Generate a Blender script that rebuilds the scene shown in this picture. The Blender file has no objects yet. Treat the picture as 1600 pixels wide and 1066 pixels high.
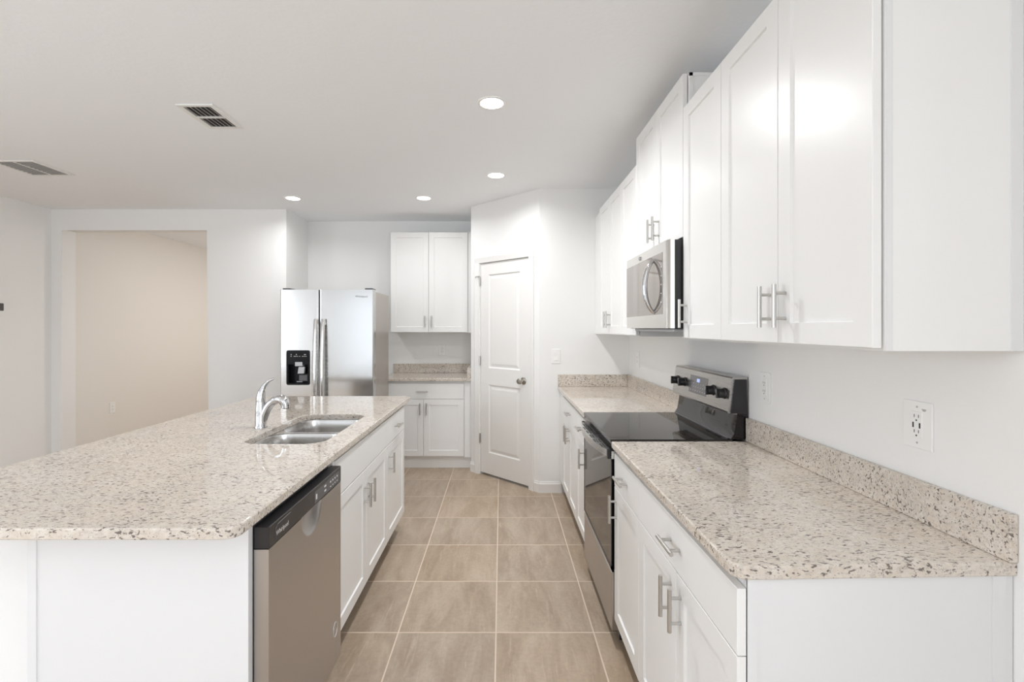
import bpy, bmesh, math, random
from mathutils import Vector, Matrix

sc = bpy.context.scene
COL = sc.collection
random.seed(4)
R = math.radians

# ------------------------------------------------------------------ camera
HC = 1.414
FPX = 752.0
cam_d = bpy.data.cameras.new('camera')
cam = bpy.data.objects.new('camera', cam_d); COL.objects.link(cam)
cam.location = (0, 0, HC); cam.rotation_euler = (R(90), 0, 0)
cam_d.sensor_width = 36.0; cam_d.sensor_fit = 'HORIZONTAL'
cam_d.lens = FPX / 1600.0 * 36.0
cam_d.shift_x = (800 - 783) / 1600.0
cam_d.shift_y = (513 - 533) / 1600.0
cam_d.clip_start = 0.05; cam_d.clip_end = 100
sc.camera = cam

# ------------------------------------------------------------------ view, world, daylight fill
sc.view_settings.view_transform = 'Standard'
sc.view_settings.look = 'None'
sc.view_settings.gamma = 1.0
sc.view_settings.use_curve_mapping = False
sc.view_settings.exposure = 0.0
sc.cycles.max_bounces = 14
sc.cycles.diffuse_bounces = 8
sc.cycles.glossy_bounces = 6
sc.cycles.sample_clamp_indirect = 6.0
sc.cycles.caustics_reflective = False
sc.cycles.caustics_refractive = False

world = bpy.data.worlds.new('world'); sc.world = world
world.use_nodes = True
bg = world.node_tree.nodes['Background']
bg.inputs[0].default_value = (0.80, 0.90, 1.0, 1); bg.inputs[1].default_value = 0.3

def area(name, loc, rot, sx, sy, power, color, spread=180):
    l = bpy.data.lights.new(name, 'AREA'); l.shape = 'RECTANGLE'; l.size = sx; l.size_y = sy
    l.energy = power; l.color = color; l.spread = R(spread)
    o = bpy.data.objects.new(name, l); COL.objects.link(o)
    o.location = loc; o.rotation_euler = rot
    return o
# daylight fill added behind the camera, set in unseen rear, left and right openings
DAY = (0.86, 0.925, 1.0)
E_REAR, E_WIN, E_LEFT, E_RIGHT = 38, 3, 76, 134
E_LAMP, E_NEAR, E_BACK, E_LIV, E_HALL = 10.8, 0.6, 1.0, 8.0, 15.0
LAMP = (0.97, 0.98, 0.99)
area('added_daylight_door', (-2.45, -4.09, 1.25), (R(90), 0, 0), 3.2, 2.30, E_REAR, DAY)
area('added_daylight_rear', (0.10, -4.09, 1.45), (R(90), 0, 0), 1.5, 1.5, E_WIN, DAY)
area('added_daylight_left', (-4.63, -0.15, 1.45), (R(90), 0, R(-90)), 2.2, 1.6, E_LEFT, DAY)
area('added_daylight_right', (1.19, -2.20, 1.45), (R(90), 0, R(90)), 2.2, 1.6, E_RIGHT, DAY)

# ------------------------------------------------------------------ materials
def new_mat(name):
    m = bpy.data.materials.new(name); m.use_nodes = True
    return m, m.node_tree, m.node_tree.nodes['Principled BSDF']

def pmat(name, col, rough=0.5, metal=0.0, spec=0.5, coat=0.0, aniso=0.0, emit=None, estr=0.0):
    m, nt, b = new_mat(name)
    b.inputs['Base Color'].default_value = (*col, 1)
    b.inputs['Roughness'].default_value = rough
    b.inputs['Metallic'].default_value = metal
    b.inputs['Specular IOR Level'].default_value = spec
    b.inputs['Coat Weight'].default_value = coat
    b.inputs['Coat Roughness'].default_value = 0.05
    b.inputs['Anisotropic'].default_value = aniso
    if emit:
        b.inputs['Emission Color'].default_value = (*emit, 1); b.inputs['Emission Strength'].default_value = estr
    return m

def add(nt, t, **kw):
    n = nt.nodes.new(t)
    for k, v in kw.items(): setattr(n, k, v)
    return n

def ramp(nt, src, stops):
    r = add(nt, 'ShaderNodeValToRGB')
    els = r.color_ramp.elements
    while len(els) < len(stops): els.new(0.5)
    for e, (p, c) in zip(els, stops):
        e.position = p; e.color = c if len(c) == 4 else (*c, 1)
    nt.links.new(src, r.inputs[0]); return r

def noise(nt, vec, scale, detail=3, rough=0.5, dist=0.0):
    n = add(nt, 'ShaderNodeTexNoise'); n.inputs['Scale'].default_value = scale
    n.inputs['Detail'].default_value = detail; n.inputs['Roughness'].default_value = rough
    n.inputs['Distortion'].default_value = dist
    nt.links.new(vec, n.inputs['Vector']); return n

def mapping(nt, scale=(1, 1, 1), rot=(0, 0, 0), loc=(0, 0, 0), src=None):
    if src is None:
        src = add(nt, 'ShaderNodeNewGeometry').outputs['Position']
    mp = add(nt, 'ShaderNodeMapping')
    mp.inputs['Scale'].default_value = scale; mp.inputs['Rotation'].default_value = rot; mp.inputs['Location'].default_value = loc
    nt.links.new(src, mp.inputs['Vector']); return mp.outputs[0]

def mix(nt, fac, a, b, mode='MIX'):
    m = add(nt, 'ShaderNodeMix', data_type='RGBA', blend_type=mode)
    for sock, v in ((0, fac), (6, a), (7, b)):
        if hasattr(v, 'is_output'): nt.links.new(v, m.inputs[sock])
        elif isinstance(v, (int, float)): m.inputs[sock].default_value = v
        else: m.inputs[sock].default_value = (*v, 1)
    return m.outputs[2]

def bump(nt, b, height, strength, dist=0.002):
    bp = add(nt, 'ShaderNodeBump'); bp.inputs['Strength'].default_value = strength; bp.inputs['Distance'].default_value = dist
    nt.links.new(height, bp.inputs['Height']); nt.links.new(bp.outputs[0], b.inputs['Normal'])

def paint(name, col, bscale, bstr, rough=0.85):
    m, nt, b = new_mat(name)
    b.inputs['Base Color'].default_value = (*col, 1); b.inputs['Roughness'].default_value = rough
    b.inputs['Specular IOR Level'].default_value = 0.25
    v = mapping(nt)
    n = noise(nt, v, bscale, 4, 0.55)
    bump(nt, b, n.outputs[0], bstr, 0.003)
    return m

M_WALL = paint('wall_paint', (0.845, 0.845, 0.838), 90, 0.12)
M_HALL = paint('hall_paint', (0.80, 0.775, 0.74), 90, 0.12)
M_CEIL = paint('ceiling_paint', (0.895, 0.91, 0.93), 45, 0.35, 0.95)
M_TRIM = pmat('trim_white', (0.84, 0.835, 0.82), 0.35)
M_DOORP = pmat('door_white', (0.83, 0.825, 0.805), 0.38)
M_PLATE = pmat('plate_white', (0.86, 0.86, 0.85), 0.3)
M_SLOT = pmat('slot_dark', (0.03, 0.03, 0.03), 0.6)
M_SCREW = pmat('screw_grey', (0.45, 0.45, 0.45), 0.4)

def cab_mat():
    m, nt, b = new_mat('cabinet_white')
    b.inputs['Base Color'].default_value = (0.83, 0.83, 0.82, 1); b.inputs['Roughness'].default_value = 0.33
    n = noise(nt, mapping(nt), 30, 3)
    bump(nt, b, n.outputs[0], 0.03, 0.002)
    return m
M_CAB = cab_mat()
M_TOE = pmat('toe_kick_white', (0.82, 0.82, 0.81), 0.5)
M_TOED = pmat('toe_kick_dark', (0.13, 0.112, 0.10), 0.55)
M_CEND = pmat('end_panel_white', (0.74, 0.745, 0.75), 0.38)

def steel(name, col, rough, stretch):
    m, nt, b = new_mat(name)
    b.inputs['Metallic'].default_value = 1.0
    v = mapping(nt, scale=stretch)
    n = noise(nt, v, 1.0, 2, 0.5)
    r = ramp(nt, n.outputs[0], [(0.3, (rough - 0.025,) * 3), (0.7, (rough + 0.025,) * 3)])
    nt.links.new(r.outputs[0], b.inputs['Roughness'])
    c = ramp(nt, n.outputs[0], [(0.3, tuple(x * 0.985 for x in col)), (0.7, tuple(min(1, x * 1.015) for x in col))])
    nt.links.new(c.outputs[0], b.inputs['Base Color'])
    b.inputs['Anisotropic'].default_value = 0.5
    return m
M_STEEL = steel('stainless_steel', (0.66, 0.655, 0.645), 0.26, (3, 3, 900))
M_FRIDGE = steel('fridge_steel', (0.62, 0.615, 0.605), 0.17, (3, 3, 900))
M_STEELD = steel('dishwasher_steel', (0.56, 0.54, 0.525), 0.34, (3, 3, 900))
M_MWSTEEL = steel('microwave_steel', (0.83, 0.815, 0.79), 0.24, (3, 3, 900))
M_GUARD = steel('backguard_steel', (0.50, 0.485, 0.47), 0.28, (3, 3, 900))
M_SINK = steel('sink_steel', (0.62, 0.61, 0.595), 0.24, (400, 20, 20))
M_NICKEL = pmat('brushed_nickel', (0.58, 0.565, 0.54), 0.3, 1.0)
M_CHROME = pmat('chrome', (0.62, 0.62, 0.63), 0.08, 1.0)
M_FSIDE = pmat('fridge_side_grey', (0.40, 0.365, 0.335), 0.35, 0.35)
M_BLACK = pmat('black_plastic', (0.022, 0.021, 0.022), 0.3)
M_GLASS = pmat('black_glass', (0.010, 0.009, 0.009), 0.035, 0.0, 0.5, 0.0)
M_MWGLASS = pmat('microwave_glass', (0.34, 0.31, 0.285), 0.05, 0.65, 0.8)
M_OVGLASS = pmat('oven_glass', (0.05, 0.045, 0.042), 0.03, 0.4, 0.8)
M_DISPB = pmat('dispenser_black', (0.008, 0.008, 0.009), 0.25, 0.0, 0.15)
M_GREY = pmat('grey_plastic', (0.55, 0.56, 0.58), 0.35)
M_DGREY = pmat('dark_grey_plastic', (0.10, 0.10, 0.105), 0.4)
M_ICON = pmat('icon_white', (0.75, 0.75, 0.75), 0.5)
M_LOGO = pmat('logo_grey', (0.20, 0.20, 0.21), 0.35, 0.5)
M_LOGOL = pmat('logo_silver', (0.75, 0.74, 0.73), 0.3, 0.6)
M_DISP = pmat('display', (0.20, 0.19, 0.19), 0.15)
M_DISPLIT = pmat('display_digit', (0.2, 0.25, 0.5), 0.3, emit=(0.45, 0.55, 1.0), estr=0.8)
M_KNOBD = pmat('satin_nickel_knob', (0.50, 0.48, 0.44), 0.25, 1.0)
M_LENS = pmat('lamp_lens', (1, 1, 1), 0.5, emit=(1.0, 0.95, 0.87), estr=9.0)
M_VENT = pmat('vent_white', (0.80, 0.80, 0.78), 0.45)
M_LOUV = pmat('vent_louver_grey', (0.30, 0.295, 0.285), 0.5)
M_VENTD = pmat('vent_dark', (0.055, 0.05, 0.048), 0.8)
M_THERM = pmat('thermostat_dark', (0.07, 0.06, 0.06), 0.35)

def granite():
    m, nt, b = new_mat('granite')
    pos = add(nt, 'ShaderNodeNewGeometry').outputs['Position']
    # warp
    wn = noise(nt, pos, 7.0, 2)
    wv = add(nt, 'ShaderNodeVectorMath', operation='SCALE'); wv.inputs['Scale'].default_value = 0.05
    nt.links.new(wn.outputs['Color'], wv.inputs[0])
    wa = add(nt, 'ShaderNodeVectorMath', operation='ADD'); nt.links.new(pos, wa.inputs[0]); nt.links.new(wv.outputs[0], wa.inputs[1])
    v = wa.outputs[0]
    big = noise(nt, v, 5.0, 4, 0.55)
    base = ramp(nt, big.outputs[0], [(0.30, (0.665, 0.605, 0.535)), (0.50, (0.61, 0.54, 0.46)), (0.70, (0.575, 0.525, 0.47))])
    mid = noise(nt, v, 48.0, 4, 0.6)
    c1 = ramp(nt, mid.outputs[0], [(0.42, (0, 0, 0)), (0.66, (0.7, 0.7, 0.7))])
    col = mix(nt, c1.outputs[0], base.outputs[0], (0.725, 0.68, 0.62))
    # grey translucent mineral patches
    vg = mapping(nt, (0.55, 1.0, 1.0), (0, 0, R(-18)), src=v)
    g = noise(nt, vg, 120.0, 3, 0.6)
    gm = ramp(nt, g.outputs[0], [(0.53, (0, 0, 0)), (0.64, (0.62, 0.62, 0.62))])
    col = mix(nt, gm.outputs[0], col, (0.45, 0.405, 0.365))
    # dark flecks, elongated
    vd = mapping(nt, (0.42, 1.0, 0.8), (0, 0, R(-28)), (3.1, 1.7, 0.4), src=v)
    d = noise(nt, vd, 158.0, 2.0, 0.55, 0.2)
    dens = noise(nt, v, 9.0, 2, 0.5)
    dm = add(nt, 'ShaderNodeMath', operation='MULTIPLY_ADD'); dm.inputs[1].default_value = 0.16; 
    nt.links.new(dens.outputs[0], dm.inputs[0]); nt.links.new(d.outputs[0], dm.inputs[2])
    dk = ramp(nt, dm.outputs[0], [(0.672, (0, 0, 0)), (0.722, (0.88, 0.88, 0.88))])
    col = mix(nt, dk.outputs[0], col, (0.105, 0.085, 0.078))
    # small specks
    s = noise(nt, v, 230.0, 2, 0.5)
    sm = ramp(nt, s.outputs[0], [(0.62, (0, 0, 0)), (0.69, (0.7, 0.7, 0.7))])
    col = mix(nt, sm.outputs[0], col, (0.20, 0.17, 0.155))
    nt.links.new(col, b.inputs['Base Color'])
    b.inputs['Roughness'].default_value = 0.035
    b.inputs['Specular IOR Level'].default_value = 0.5
    return m
M_GRAN = granite()

def tile():
    m, nt, b = new_mat('floor_tile')
    T, TY = 0.4535, 0.452
    v = mapping(nt, loc=(0.024 + 20 * T, -2.236 + 20 * TY, 0))
    br = add(nt, 'ShaderNodeTexBrick', offset=0.0, squash=1.0)
    br.inputs['Scale'].default_value = 1.0
    br.inputs['Mortar Size'].default_value = 0.0036
    br.inputs['Mortar Smooth'].default_value = 0.15
    br.inputs['Brick Width'].default_value = T; br.inputs['Row Height'].default_value = TY
    br.inputs['Color1'].default_value = (0.25, 0.25, 0.25, 1); br.inputs['Color2'].default_value = (0.75, 0.75, 0.75, 1)
    br.inputs['Mortar'].default_value = (0.5, 0.5, 0.5, 1)
    nt.links.new(v, br.inputs['Vector'])
    # each tile offsets the cloud pattern
    off = add(nt, 'ShaderNodeVectorMath', operation='SCALE'); off.inputs['Scale'].default_value = 40.0
    nt.links.new(br.outputs['Color'], off.inputs[0])
    pos = add(nt, 'ShaderNodeNewGeometry').outputs['Position']
    va = add(nt, 'ShaderNodeVectorMath', operation='ADD'); nt.links.new(pos, va.inputs[0]); nt.links.new(off.outputs[0], va.inputs[1])
    n1 = noise(nt, mapping(nt, (5.5, 1.4, 1), (0, 0, R(8)), src=va.outputs[0]), 1.6, 5, 0.62, 0.6)
    n2 = noise(nt, mapping(nt, (30, 3.2, 1), (0, 0, R(-7)), src=va.outputs[0]), 1.5, 5, 0.65, 0.6)
    n3 = noise(nt, va.outputs[0], 55, 4, 0.7)
    c = ramp(nt, n1.outputs[0], [(0.28, (0.335, 0.250, 0.180)), (0.5, (0.420, 0.330, 0.248)), (0.72, (0.515, 0.425, 0.335))])
    st = ramp(nt, n2.outputs[0], [(0.56, (0, 0, 0)), (0.72, (0.6, 0.6, 0.6))])
    col = mix(nt, st.outputs[0], c.outputs[0], (0.56, 0.47, 0.38))
    fine = ramp(nt, n3.outputs[0], [(0.3, (0.90, 0.90, 0.90)), (0.7, (1.06, 1.06, 1.06))])
    col = mix(nt, 1.0, col, fine.outputs[0], 'MULTIPLY')
    tone = ramp(nt, br.outputs['Color'], [(0.25, (0.93, 0.94, 0.96)), (0.75, (1.05, 1.03, 0.99))])
    col = mix(nt, 1.0, col, tone.outputs[0], 'MULTIPLY')
    col = mix(nt, br.outputs['Fac'], col, (0.70, 0.58, 0.47))
    nt.links.new(col, b.inputs['Base Color'])
    rr = ramp(nt, br.outputs['Fac'], [(0, (0.36, 0.36, 0.36)), (1, (0.85, 0.85, 0.85))])
    nt.links.new(rr.outputs[0], b.inputs['Roughness'])
    inv = add(nt, 'ShaderNodeMath', operation='SUBTRACT'); inv.inputs[0].default_value = 1.0
    nt.links.new(br.outputs['Fac'], inv.inputs[1])
    bump(nt, b, inv.outputs[0], 0.5, 0.002)
    return m
M_TILE = tile()

# ------------------------------------------------------------------ frames: (along, outward, up) -> world
def F_world(a, d, z): return Vector((a, d, z))
def F_right(X0): return lambda a, d, z: Vector((X0 - d, a, z))      # faces -X, a = world Y
def F_isle(X0): return lambda a, d, z: Vector((X0 + d, a, z))       # faces +X
def F_back(Y0): return lambda a, d, z: Vector((a, Y0 - d, z))       # faces -Y, a = world X
P1 = Vector((0.33, 4.14)); P2 = Vector((-0.2975, 4.76))
U = (P2 - P1).normalized(); N = Vector((-U.y, U.x)); 
if N.y > 0: N = -N
def F_diag(a, d, z):
    p = P1 + U * a + N * d
    return Vector((p.x, p.y, z))

# ------------------------------------------------------------------ mesh builder
class MB:
    def __init__(s, F=F_world): s.bm = bmesh.new(); s.F = F
    def v(s, a, d, z): return s.bm.verts.new(s.F(a, d, z))
    def face(s, vs):
        try: return s.bm.faces.new(vs)
        except ValueError: return None
    def loop(s, pts): return [s.v(*p) for p in pts]
    def bridge(s, A, B):
        n = len(A)
        for i in range(n): s.face((A[i], A[(i + 1) % n], B[(i + 1) % n], B[i]))
    def loft(s, loops, cap0=True, cap1=True):
        L = [s.loop(l) for l in loops]
        for i in range(len(L) - 1): s.bridge(L[i], L[i + 1])
        if cap0: s.face(L[0])
        if cap1: s.face(L[-1])
        return L
    def box(s, a0, a1, d0, d1, z0, z1, bev=0.0, seg=1):
        a0, a1 = sorted((a0, a1)); d0, d1 = sorted((d0, d1)); z0, z1 = sorted((z0, z1))
        A = [s.v(a, d, z0) for a, d in ((a0, d0), (a1, d0), (a1, d1), (a0, d1))]
        B = [s.v(a, d, z1) for a, d in ((a0, d0), (a1, d0), (a1, d1), (a0, d1))]
        s.bridge(A, B); s.face(A); s.face(B)
        if bev:
            ed = {e for v in A + B for e in v.link_edges}
            bmesh.ops.bevel(s.bm, geom=list(ed), offset=bev, segments=seg, affect='EDGES', profile=0.5)
        return s
    def prism(s, poly, axis, t0, t1, bev=0.0, seg=1):
        """poly of 2-tuples in the two axes other than axis ('a','d','z')"""
        def p3(p, t):
            return {'a': (t, p[0], p[1]), 'd': (p[0], t, p[1]), 'z': (p[0], p[1], t)}[axis]
        A = s.loop([p3(p, t0) for p in poly]); B = s.loop([p3(p, t1) for p in poly])
        s.bridge(A, B); s.face(A); s.face(B)
        if bev:
            ed = {e for v in A + B for e in v.link_edges}
            bmesh.ops.bevel(s.bm, geom=list(ed), offset=bev, segments=seg, affect='EDGES', profile=0.5)
        return s
    def slab(s, a0, a1, z0, z1, db, df, holes=(), profile=((0, 0), (0.0025, -0.007)), ch=0.0015):
        """panel with chamfered front edge; each hole gets the profile (inset, depth offset) and a flat field"""
        def rect(i, d, r=(a0, a1, z0, z1)):
            return [(r[0] + i, d, r[2] + i), (r[1] - i, d, r[2] + i), (r[1] - i, d, r[3] - i), (r[0] + i, d, r[3] - i)]
        L = s.loft([rect(0, db), rect(0, df - ch), rect(ch, df)], True, not holes)
        if holes:
            edges = []
            def le(l): return [s.bm.edges.get((l[i], l[(i + 1) % len(l)])) or s.bm.edges.new((l[i], l[(i + 1) % len(l)])) for i in range(len(l))]
            edges += le(L[-1])
            for h in holes:
                ls = [s.loop(rect(i, df + o, h)) for i, o in profile]
                edges += le(ls[0])
                for i in range(len(ls) - 1): s.bridge(ls[i], ls[i + 1])
                s.face(ls[-1])
            bmesh.ops.triangle_fill(s.bm, use_beauty=True, use_dissolve=False, edges=edges)
        return s
    def tube(s, pts, radii, n=14, cap=True, flat=1.0):
        P = [s.F(*p) for p in pts]
        if not isinstance(radii, (list, tuple)): radii = [radii] * len(P)
        rings = []; nrm = None
        for i, p in enumerate(P):
            t = (P[min(i + 1, len(P) - 1)] - P[max(i - 1, 0)]).normalized()
            if nrm is None:
                ref = Vector((0, 0, 1)) if abs(t.z) < 0.9 else Vector((1, 0, 0))
                nrm = t.cross(ref).normalized()
            else:
                nrm = (nrm - t * nrm.dot(t)).normalized()
            bn = t.cross(nrm)
            rings.append([s.bm.verts.new(p + (nrm * math.cos(2 * math.pi * k / n) + bn * math.sin(2 * math.pi * k / n) * flat) * radii[i]) for k in range(n)])
        for i in range(len(rings) - 1): s.bridge(rings[i], rings[i + 1])
        if cap: s.face(rings[0]); s.face(rings[-1])
        return s
    def lathe(s, c, axis, prof, n=28, cap0=True, cap1=True):
        """prof: list of (radius, offset along axis); c in frame coordinates"""
        loops = []
        for r, o in prof:
            lp = []
            for k in range(n):
                x = r * math.cos(2 * math.pi * k / n); y = r * math.sin(2 * math.pi * k / n)
                lp.append({'a': (c[0] + o, c[1] + x, c[2] + y), 'd': (c[0] + x, c[1] + o, c[2] + y), 'z': (c[0] + x, c[1] + y, c[2] + o)}[axis])
            loops.append(lp)
        s.loft(loops, cap0, cap1)
        return s
    def build(s, name, mat, parent=None, smooth=True, origin=None):
        bm = s.bm
        bmesh.ops.recalc_face_normals(bm, faces=bm.faces)
        if parent is not None:
            r = parent
            while r.parent: r = r.parent
            off = r.location.copy()
        else:
            if origin is None:
                xs = [v.co for v in bm.verts]
                lo = Vector((min(c.x for c in xs), min(c.y for c in xs), min(c.z for c in xs)))
                hi = Vector((max(c.x for c in xs), max(c.y for c in xs), max(c.z for c in xs)))
                origin = Vector(((lo.x + hi.x) / 2, (lo.y + hi.y) / 2, lo.z))
            off = Vector(origin)
        bmesh.ops.translate(bm, verts=bm.verts, vec=-off)
        me = bpy.data.meshes.new(name); bm.to_mesh(me); bm.free()
        if smooth:
            for p in me.polygons: p.use_smooth = True
            me.set_sharp_from_angle(angle=R(32))
        me.materials.append(mat)
        o = bpy.data.objects.new(name, me); COL.objects.link(o)
        if parent is not None: o.parent = parent
        else: o.location = off
        return o

def thing(name, label, cat, loc, group=None):
    o = bpy.data.objects.new(name, None); COL.objects.link(o)
    o.empty_display_size = 0.1; o.location = loc
    o['label'] = label; o['category'] = cat
    if group: o['group'] = group
    return o
def tag(o, label, cat, group=None):
    o['label'] = label; o['category'] = cat
    if group: o['group'] = group
    return o
def struct(o, label=None, cat=None):
    o['kind'] = 'structure'
    if label: o['label'] = label
    if cat: o['category'] = cat
    return o

def text_mesh(name, s, size, origin, ax, ay, mat, parent, depth=0.0006):
    cu = bpy.data.curves.new('lettering', 'FONT'); cu.body = s; cu.size = size; cu.extrude = depth
    cu.align_x = 'CENTER'; cu.align_y = 'CENTER'
    t = bpy.data.objects.new('lettering', cu); COL.objects.link(t)
    dg = bpy.context.evaluated_depsgraph_get()
    me = bpy.data.meshes.new_from_object(t.evaluated_get(dg))
    bpy.data.objects.remove(t); bpy.data.curves.remove(cu)
    r = parent
    while r.parent: r = r.parent
    ax = Vector(ax); ay = Vector(ay); az = ax.cross(ay); off = Vector(origin) - r.location
    for v in me.vertices:
        v.co = off + ax * v.co.x + ay * v.co.y + az * v.co.z
    me.materials.clear(); me.materials.append(mat); me.name = name
    o = bpy.data.objects.new(name, me); COL.objects.link(o); o.parent = parent
    return o

def rpoly(pts, radii, inset=0.0, seg=10):
    """convex polygon (counter-clockwise) inset by a distance, its corners rounded"""
    n = len(pts); P = [Vector(p) for p in pts]; out = []
    Q = []
    for i in range(n):
        e0 = (P[i] - P[i - 1]).normalized(); e1 = (P[(i + 1) % n] - P[i]).normalized()
        n0 = Vector((-e0.y, e0.x)); n1 = Vector((-e1.y, e1.x))
        b = (n0 + n1); b /= b.dot(n0)
        Q.append(P[i] + b * inset)
    for i in range(n):
        r = max(radii[i] - inset, 0.0)
        if radii[i] <= 0: out.append((Q[i].x, Q[i].y)); continue
        r = max(r, 0.0005)
        e0 = (Q[i - 1] - Q[i]).normalized(); e1 = (Q[(i + 1) % n] - Q[i]).normalized()
        ang = e0.angle(e1); t = r / math.tan(ang / 2)
        A = Q[i] + e0 * t; c = Q[i] + (e0 + e1).normalized() * (r / math.sin(ang / 2))
        a0 = math.atan2(A.y - c.y, A.x - c.x)
        sw = math.pi - ang
        for k in range(seg + 1):
            th = a0 + sw * k / seg
            out.append((c.x + r * math.cos(th), c.y + r * math.sin(th)))
    return out

def counter(name, outline, radii, z0, z1, mat, parent=None, hole=None, hr=0.06, ease=0.005):
    mb = MB()
    q = [(ease * (1 - math.sin(R(90) * k / 5)), ease * (1 - math.cos(R(90) * k / 5))) for k in range(6)]
    prof = [(i, z0 + h) for i, h in q] + [(i, z1 - h) for i, h in reversed(q)]
    L = [mb.loop([(x, y, z) for x, y in rpoly(outline, radii, i)]) for i, z in prof]
    for i in range(len(L) - 1): mb.bridge(L[i], L[i + 1])
    if hole is None:
        mb.face(L[0]); mb.face(L[-1])
    else:
        hp = [(0.0, z1), (-0.0, z1)]
        H = []
        for i, z in ((-0.003, z1), (0, z1 - 0.003), (0, z0)):
            H.append(mb.loop([(x, y, z) for x, y in rpoly(hole, [hr] * 4, i)]))
        for i in range(len(H) - 1): mb.bridge(H[i], H[i + 1])
        for a, b in ((L[-1], H[0]), (L[0], H[-1])):
            ed = []
            for l in (a, b):
                for i in range(len(l)): ed.append(mb.bm.edges.get((l[i], l[(i + 1) % len(l)])))
            bmesh.ops.triangle_fill(mb.bm, use_beauty=True, edges=ed)
    return mb.build(name, mat, parent, smooth=False)

# ================================================================== ROOM SHELL
ZC = 2.616
XR = 1.10; XL = -4.543; YREAR = -4.0; YP = 4.14; YB = 5.41; YO = 4.86; YO2 = 5.03
XA = -2.17      # left face of the fridge alcove
XH = -4.47      # hall left wall
struct(MB().box(-4.75, 1.30, -4.2, 9.2, -0.10, 0.0).build('floor', M_TILE, smooth=False), 'tan ceramic floor tiles laid in a square grid', 'floor')
struct(MB().box(-4.75, 1.30, -4.2, 9.2, ZC, ZC + 0.1).build('ceiling', M_CEIL, smooth=False), 'flat off-white ceiling with light texture', 'ceiling')
mb = MB(); mb.box(XR, XR + 0.12, -1.10, YP, 0, ZC); mb.box(XR, XR + 0.12, YREAR, -3.30, 0, ZC); mb.box(XR, XR + 0.12, -3.30, -1.10, 0, 0.65); mb.box(XR, XR + 0.12, -3.30, -1.10, 2.25, ZC)
struct(mb.build('wall_right', M_WALL, smooth=False), 'long white wall behind the range and right counter', 'wall')
struct(MB().box(P1.x, XR + 0.12, YP, YP + 0.11, 0, ZC).build('wall_pantry', M_WALL, smooth=False), 'narrow white wall between pantry door corner and right wall', 'wall')
# diagonal wall with the pantry doorway
LD = (P2 - P1).length
DA0, DA1, DZ = 0.112, 0.764, 2.055      # doorway rough opening along the wall, and its height
mb = MB(F_diag)
L0 = [(0, 0), (DA0, 0), (DA0, DZ), (DA1, DZ), (DA1, 0), (LD, 0), (LD, ZC), (0, ZC)]
mb.prism(L0, 'd', -0.11, 0.0)
struct(mb.build('wall_diagonal', M_WALL, smooth=False), 'white wall set at an angle around the pantry door', 'wall')
struct(MB().box(P2.x, P2.x + 0.11, P2.y + 0.002, YB, 0, ZC).build('wall_return', M_WALL, smooth=False))
struct(MB().box(XA, P2.x + 0.11, YB, YB + 0.11, 0, ZC).build('wall_back', M_WALL, smooth=False), 'white wall behind refrigerator and back counter', 'wall')
struct(MB().box(XA - 0.11, XA, YO2, 9.0, 0, ZC).build('wall_alcove', M_WALL, smooth=False), 'side wall of the refrigerator alcove', 'wall')
mb = MB(); 
OX0, OX1, OZ = -4.446, -2.96, 2.416
mb.prism([(XL - 0.12, 0), (OX0, 0), (OX0, OZ), (OX1, OZ), (OX1, 0), (XA, 0), (XA, ZC), (XL - 0.12, ZC)], 'd', YO, YO2)
ed = [e for e in mb.bm.edges if abs(e.verts[0].co.y - e.verts[1].co.y) < 1e-5 and abs(e.verts[0].co.y - YO) < 1e-4 and
      all(OX0 - 0.01 < v.co.x < OX1 + 0.01 and v.co.z < OZ + 0.01 for v in e.verts) and not all(v.co.z < 0.01 for v in e.verts)]
bmesh.ops.bevel(mb.bm, geom=ed, offset=0.012, segments=3, affect='EDGES', profile=0.5)
struct(mb.build('wall_opening', M_WALL, smooth=False), 'white wall with a wide cased-free opening to the hallway', 'wall')
# piece of wall closing the alcove side between opening wall and alcove wall is the same plane
mb = MB(); mb.box(XL - 0.12, XL, 0.95, YO, 0, ZC); mb.box(XL - 0.12, XL, YREAR, -1.25, 0, ZC); mb.box(XL - 0.12, XL, -1.25, 0.95, 0, 0.65); mb.box(XL - 0.12, XL, -1.25, 0.95, 2.25, ZC)
struct(mb.build('wall_left', M_WALL, smooth=False), 'white wall at the far side of the room', 'wall')
struct(MB().box(XH - 0.12, XH, YO2, 9.0, 0, ZC).build('wall_hall', M_HALL, smooth=False), 'beige hallway wall seen through the opening', 'wall')
struct(MB().box(XH - 0.12, XA, 9.0, 9.12, 0, ZC).build('wall_hall_end', M_HALL, smooth=False))
# rear wall with openings added for the daylight fill (behind the camera)
mb = MB()
mb.box(XL - 0.12, -4.05, YREAR - 0.12, YREAR, 0, ZC); mb.box(-0.85, -0.65, YREAR - 0.12, YREAR, 0, ZC); mb.box(0.85, XR + 0.12, YREAR - 0.12, YREAR, 0, ZC)
mb.box(-4.05, -0.85, YREAR - 0.12, YREAR, 2.40, ZC); mb.box(-0.65, 0.85, YREAR - 0.12, YREAR, 2.20, ZC); mb.box(-0.65, 0.85, YREAR - 0.12, YREAR, 0, 0.70)
struct(mb.build('wall_rear', M_WALL, smooth=False))
def wframe(name, a0, a1, z0, z1, F, mull):  # frames of unseen openings, added to go with the daylight fill
    mb = MB(F)
    for x in (a0, a1 - 0.05, *mull): mb.box(x, x + 0.05, -0.09, -0.03, z0, z1)
    mb.box(a0, a1, -0.09, -0.03, z0, z0 + 0.05); mb.box(a0, a1, -0.09, -0.03, z1 - 0.05, z1)
    return struct(mb.build(name, M_TRIM, smooth=False))
FR = lambda a, d, z: Vector((a, YREAR + d, z))
wframe('added_door_2', -4.05, -0.85, 0.0, 2.40, FR, (-3.0, -1.95))
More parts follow.
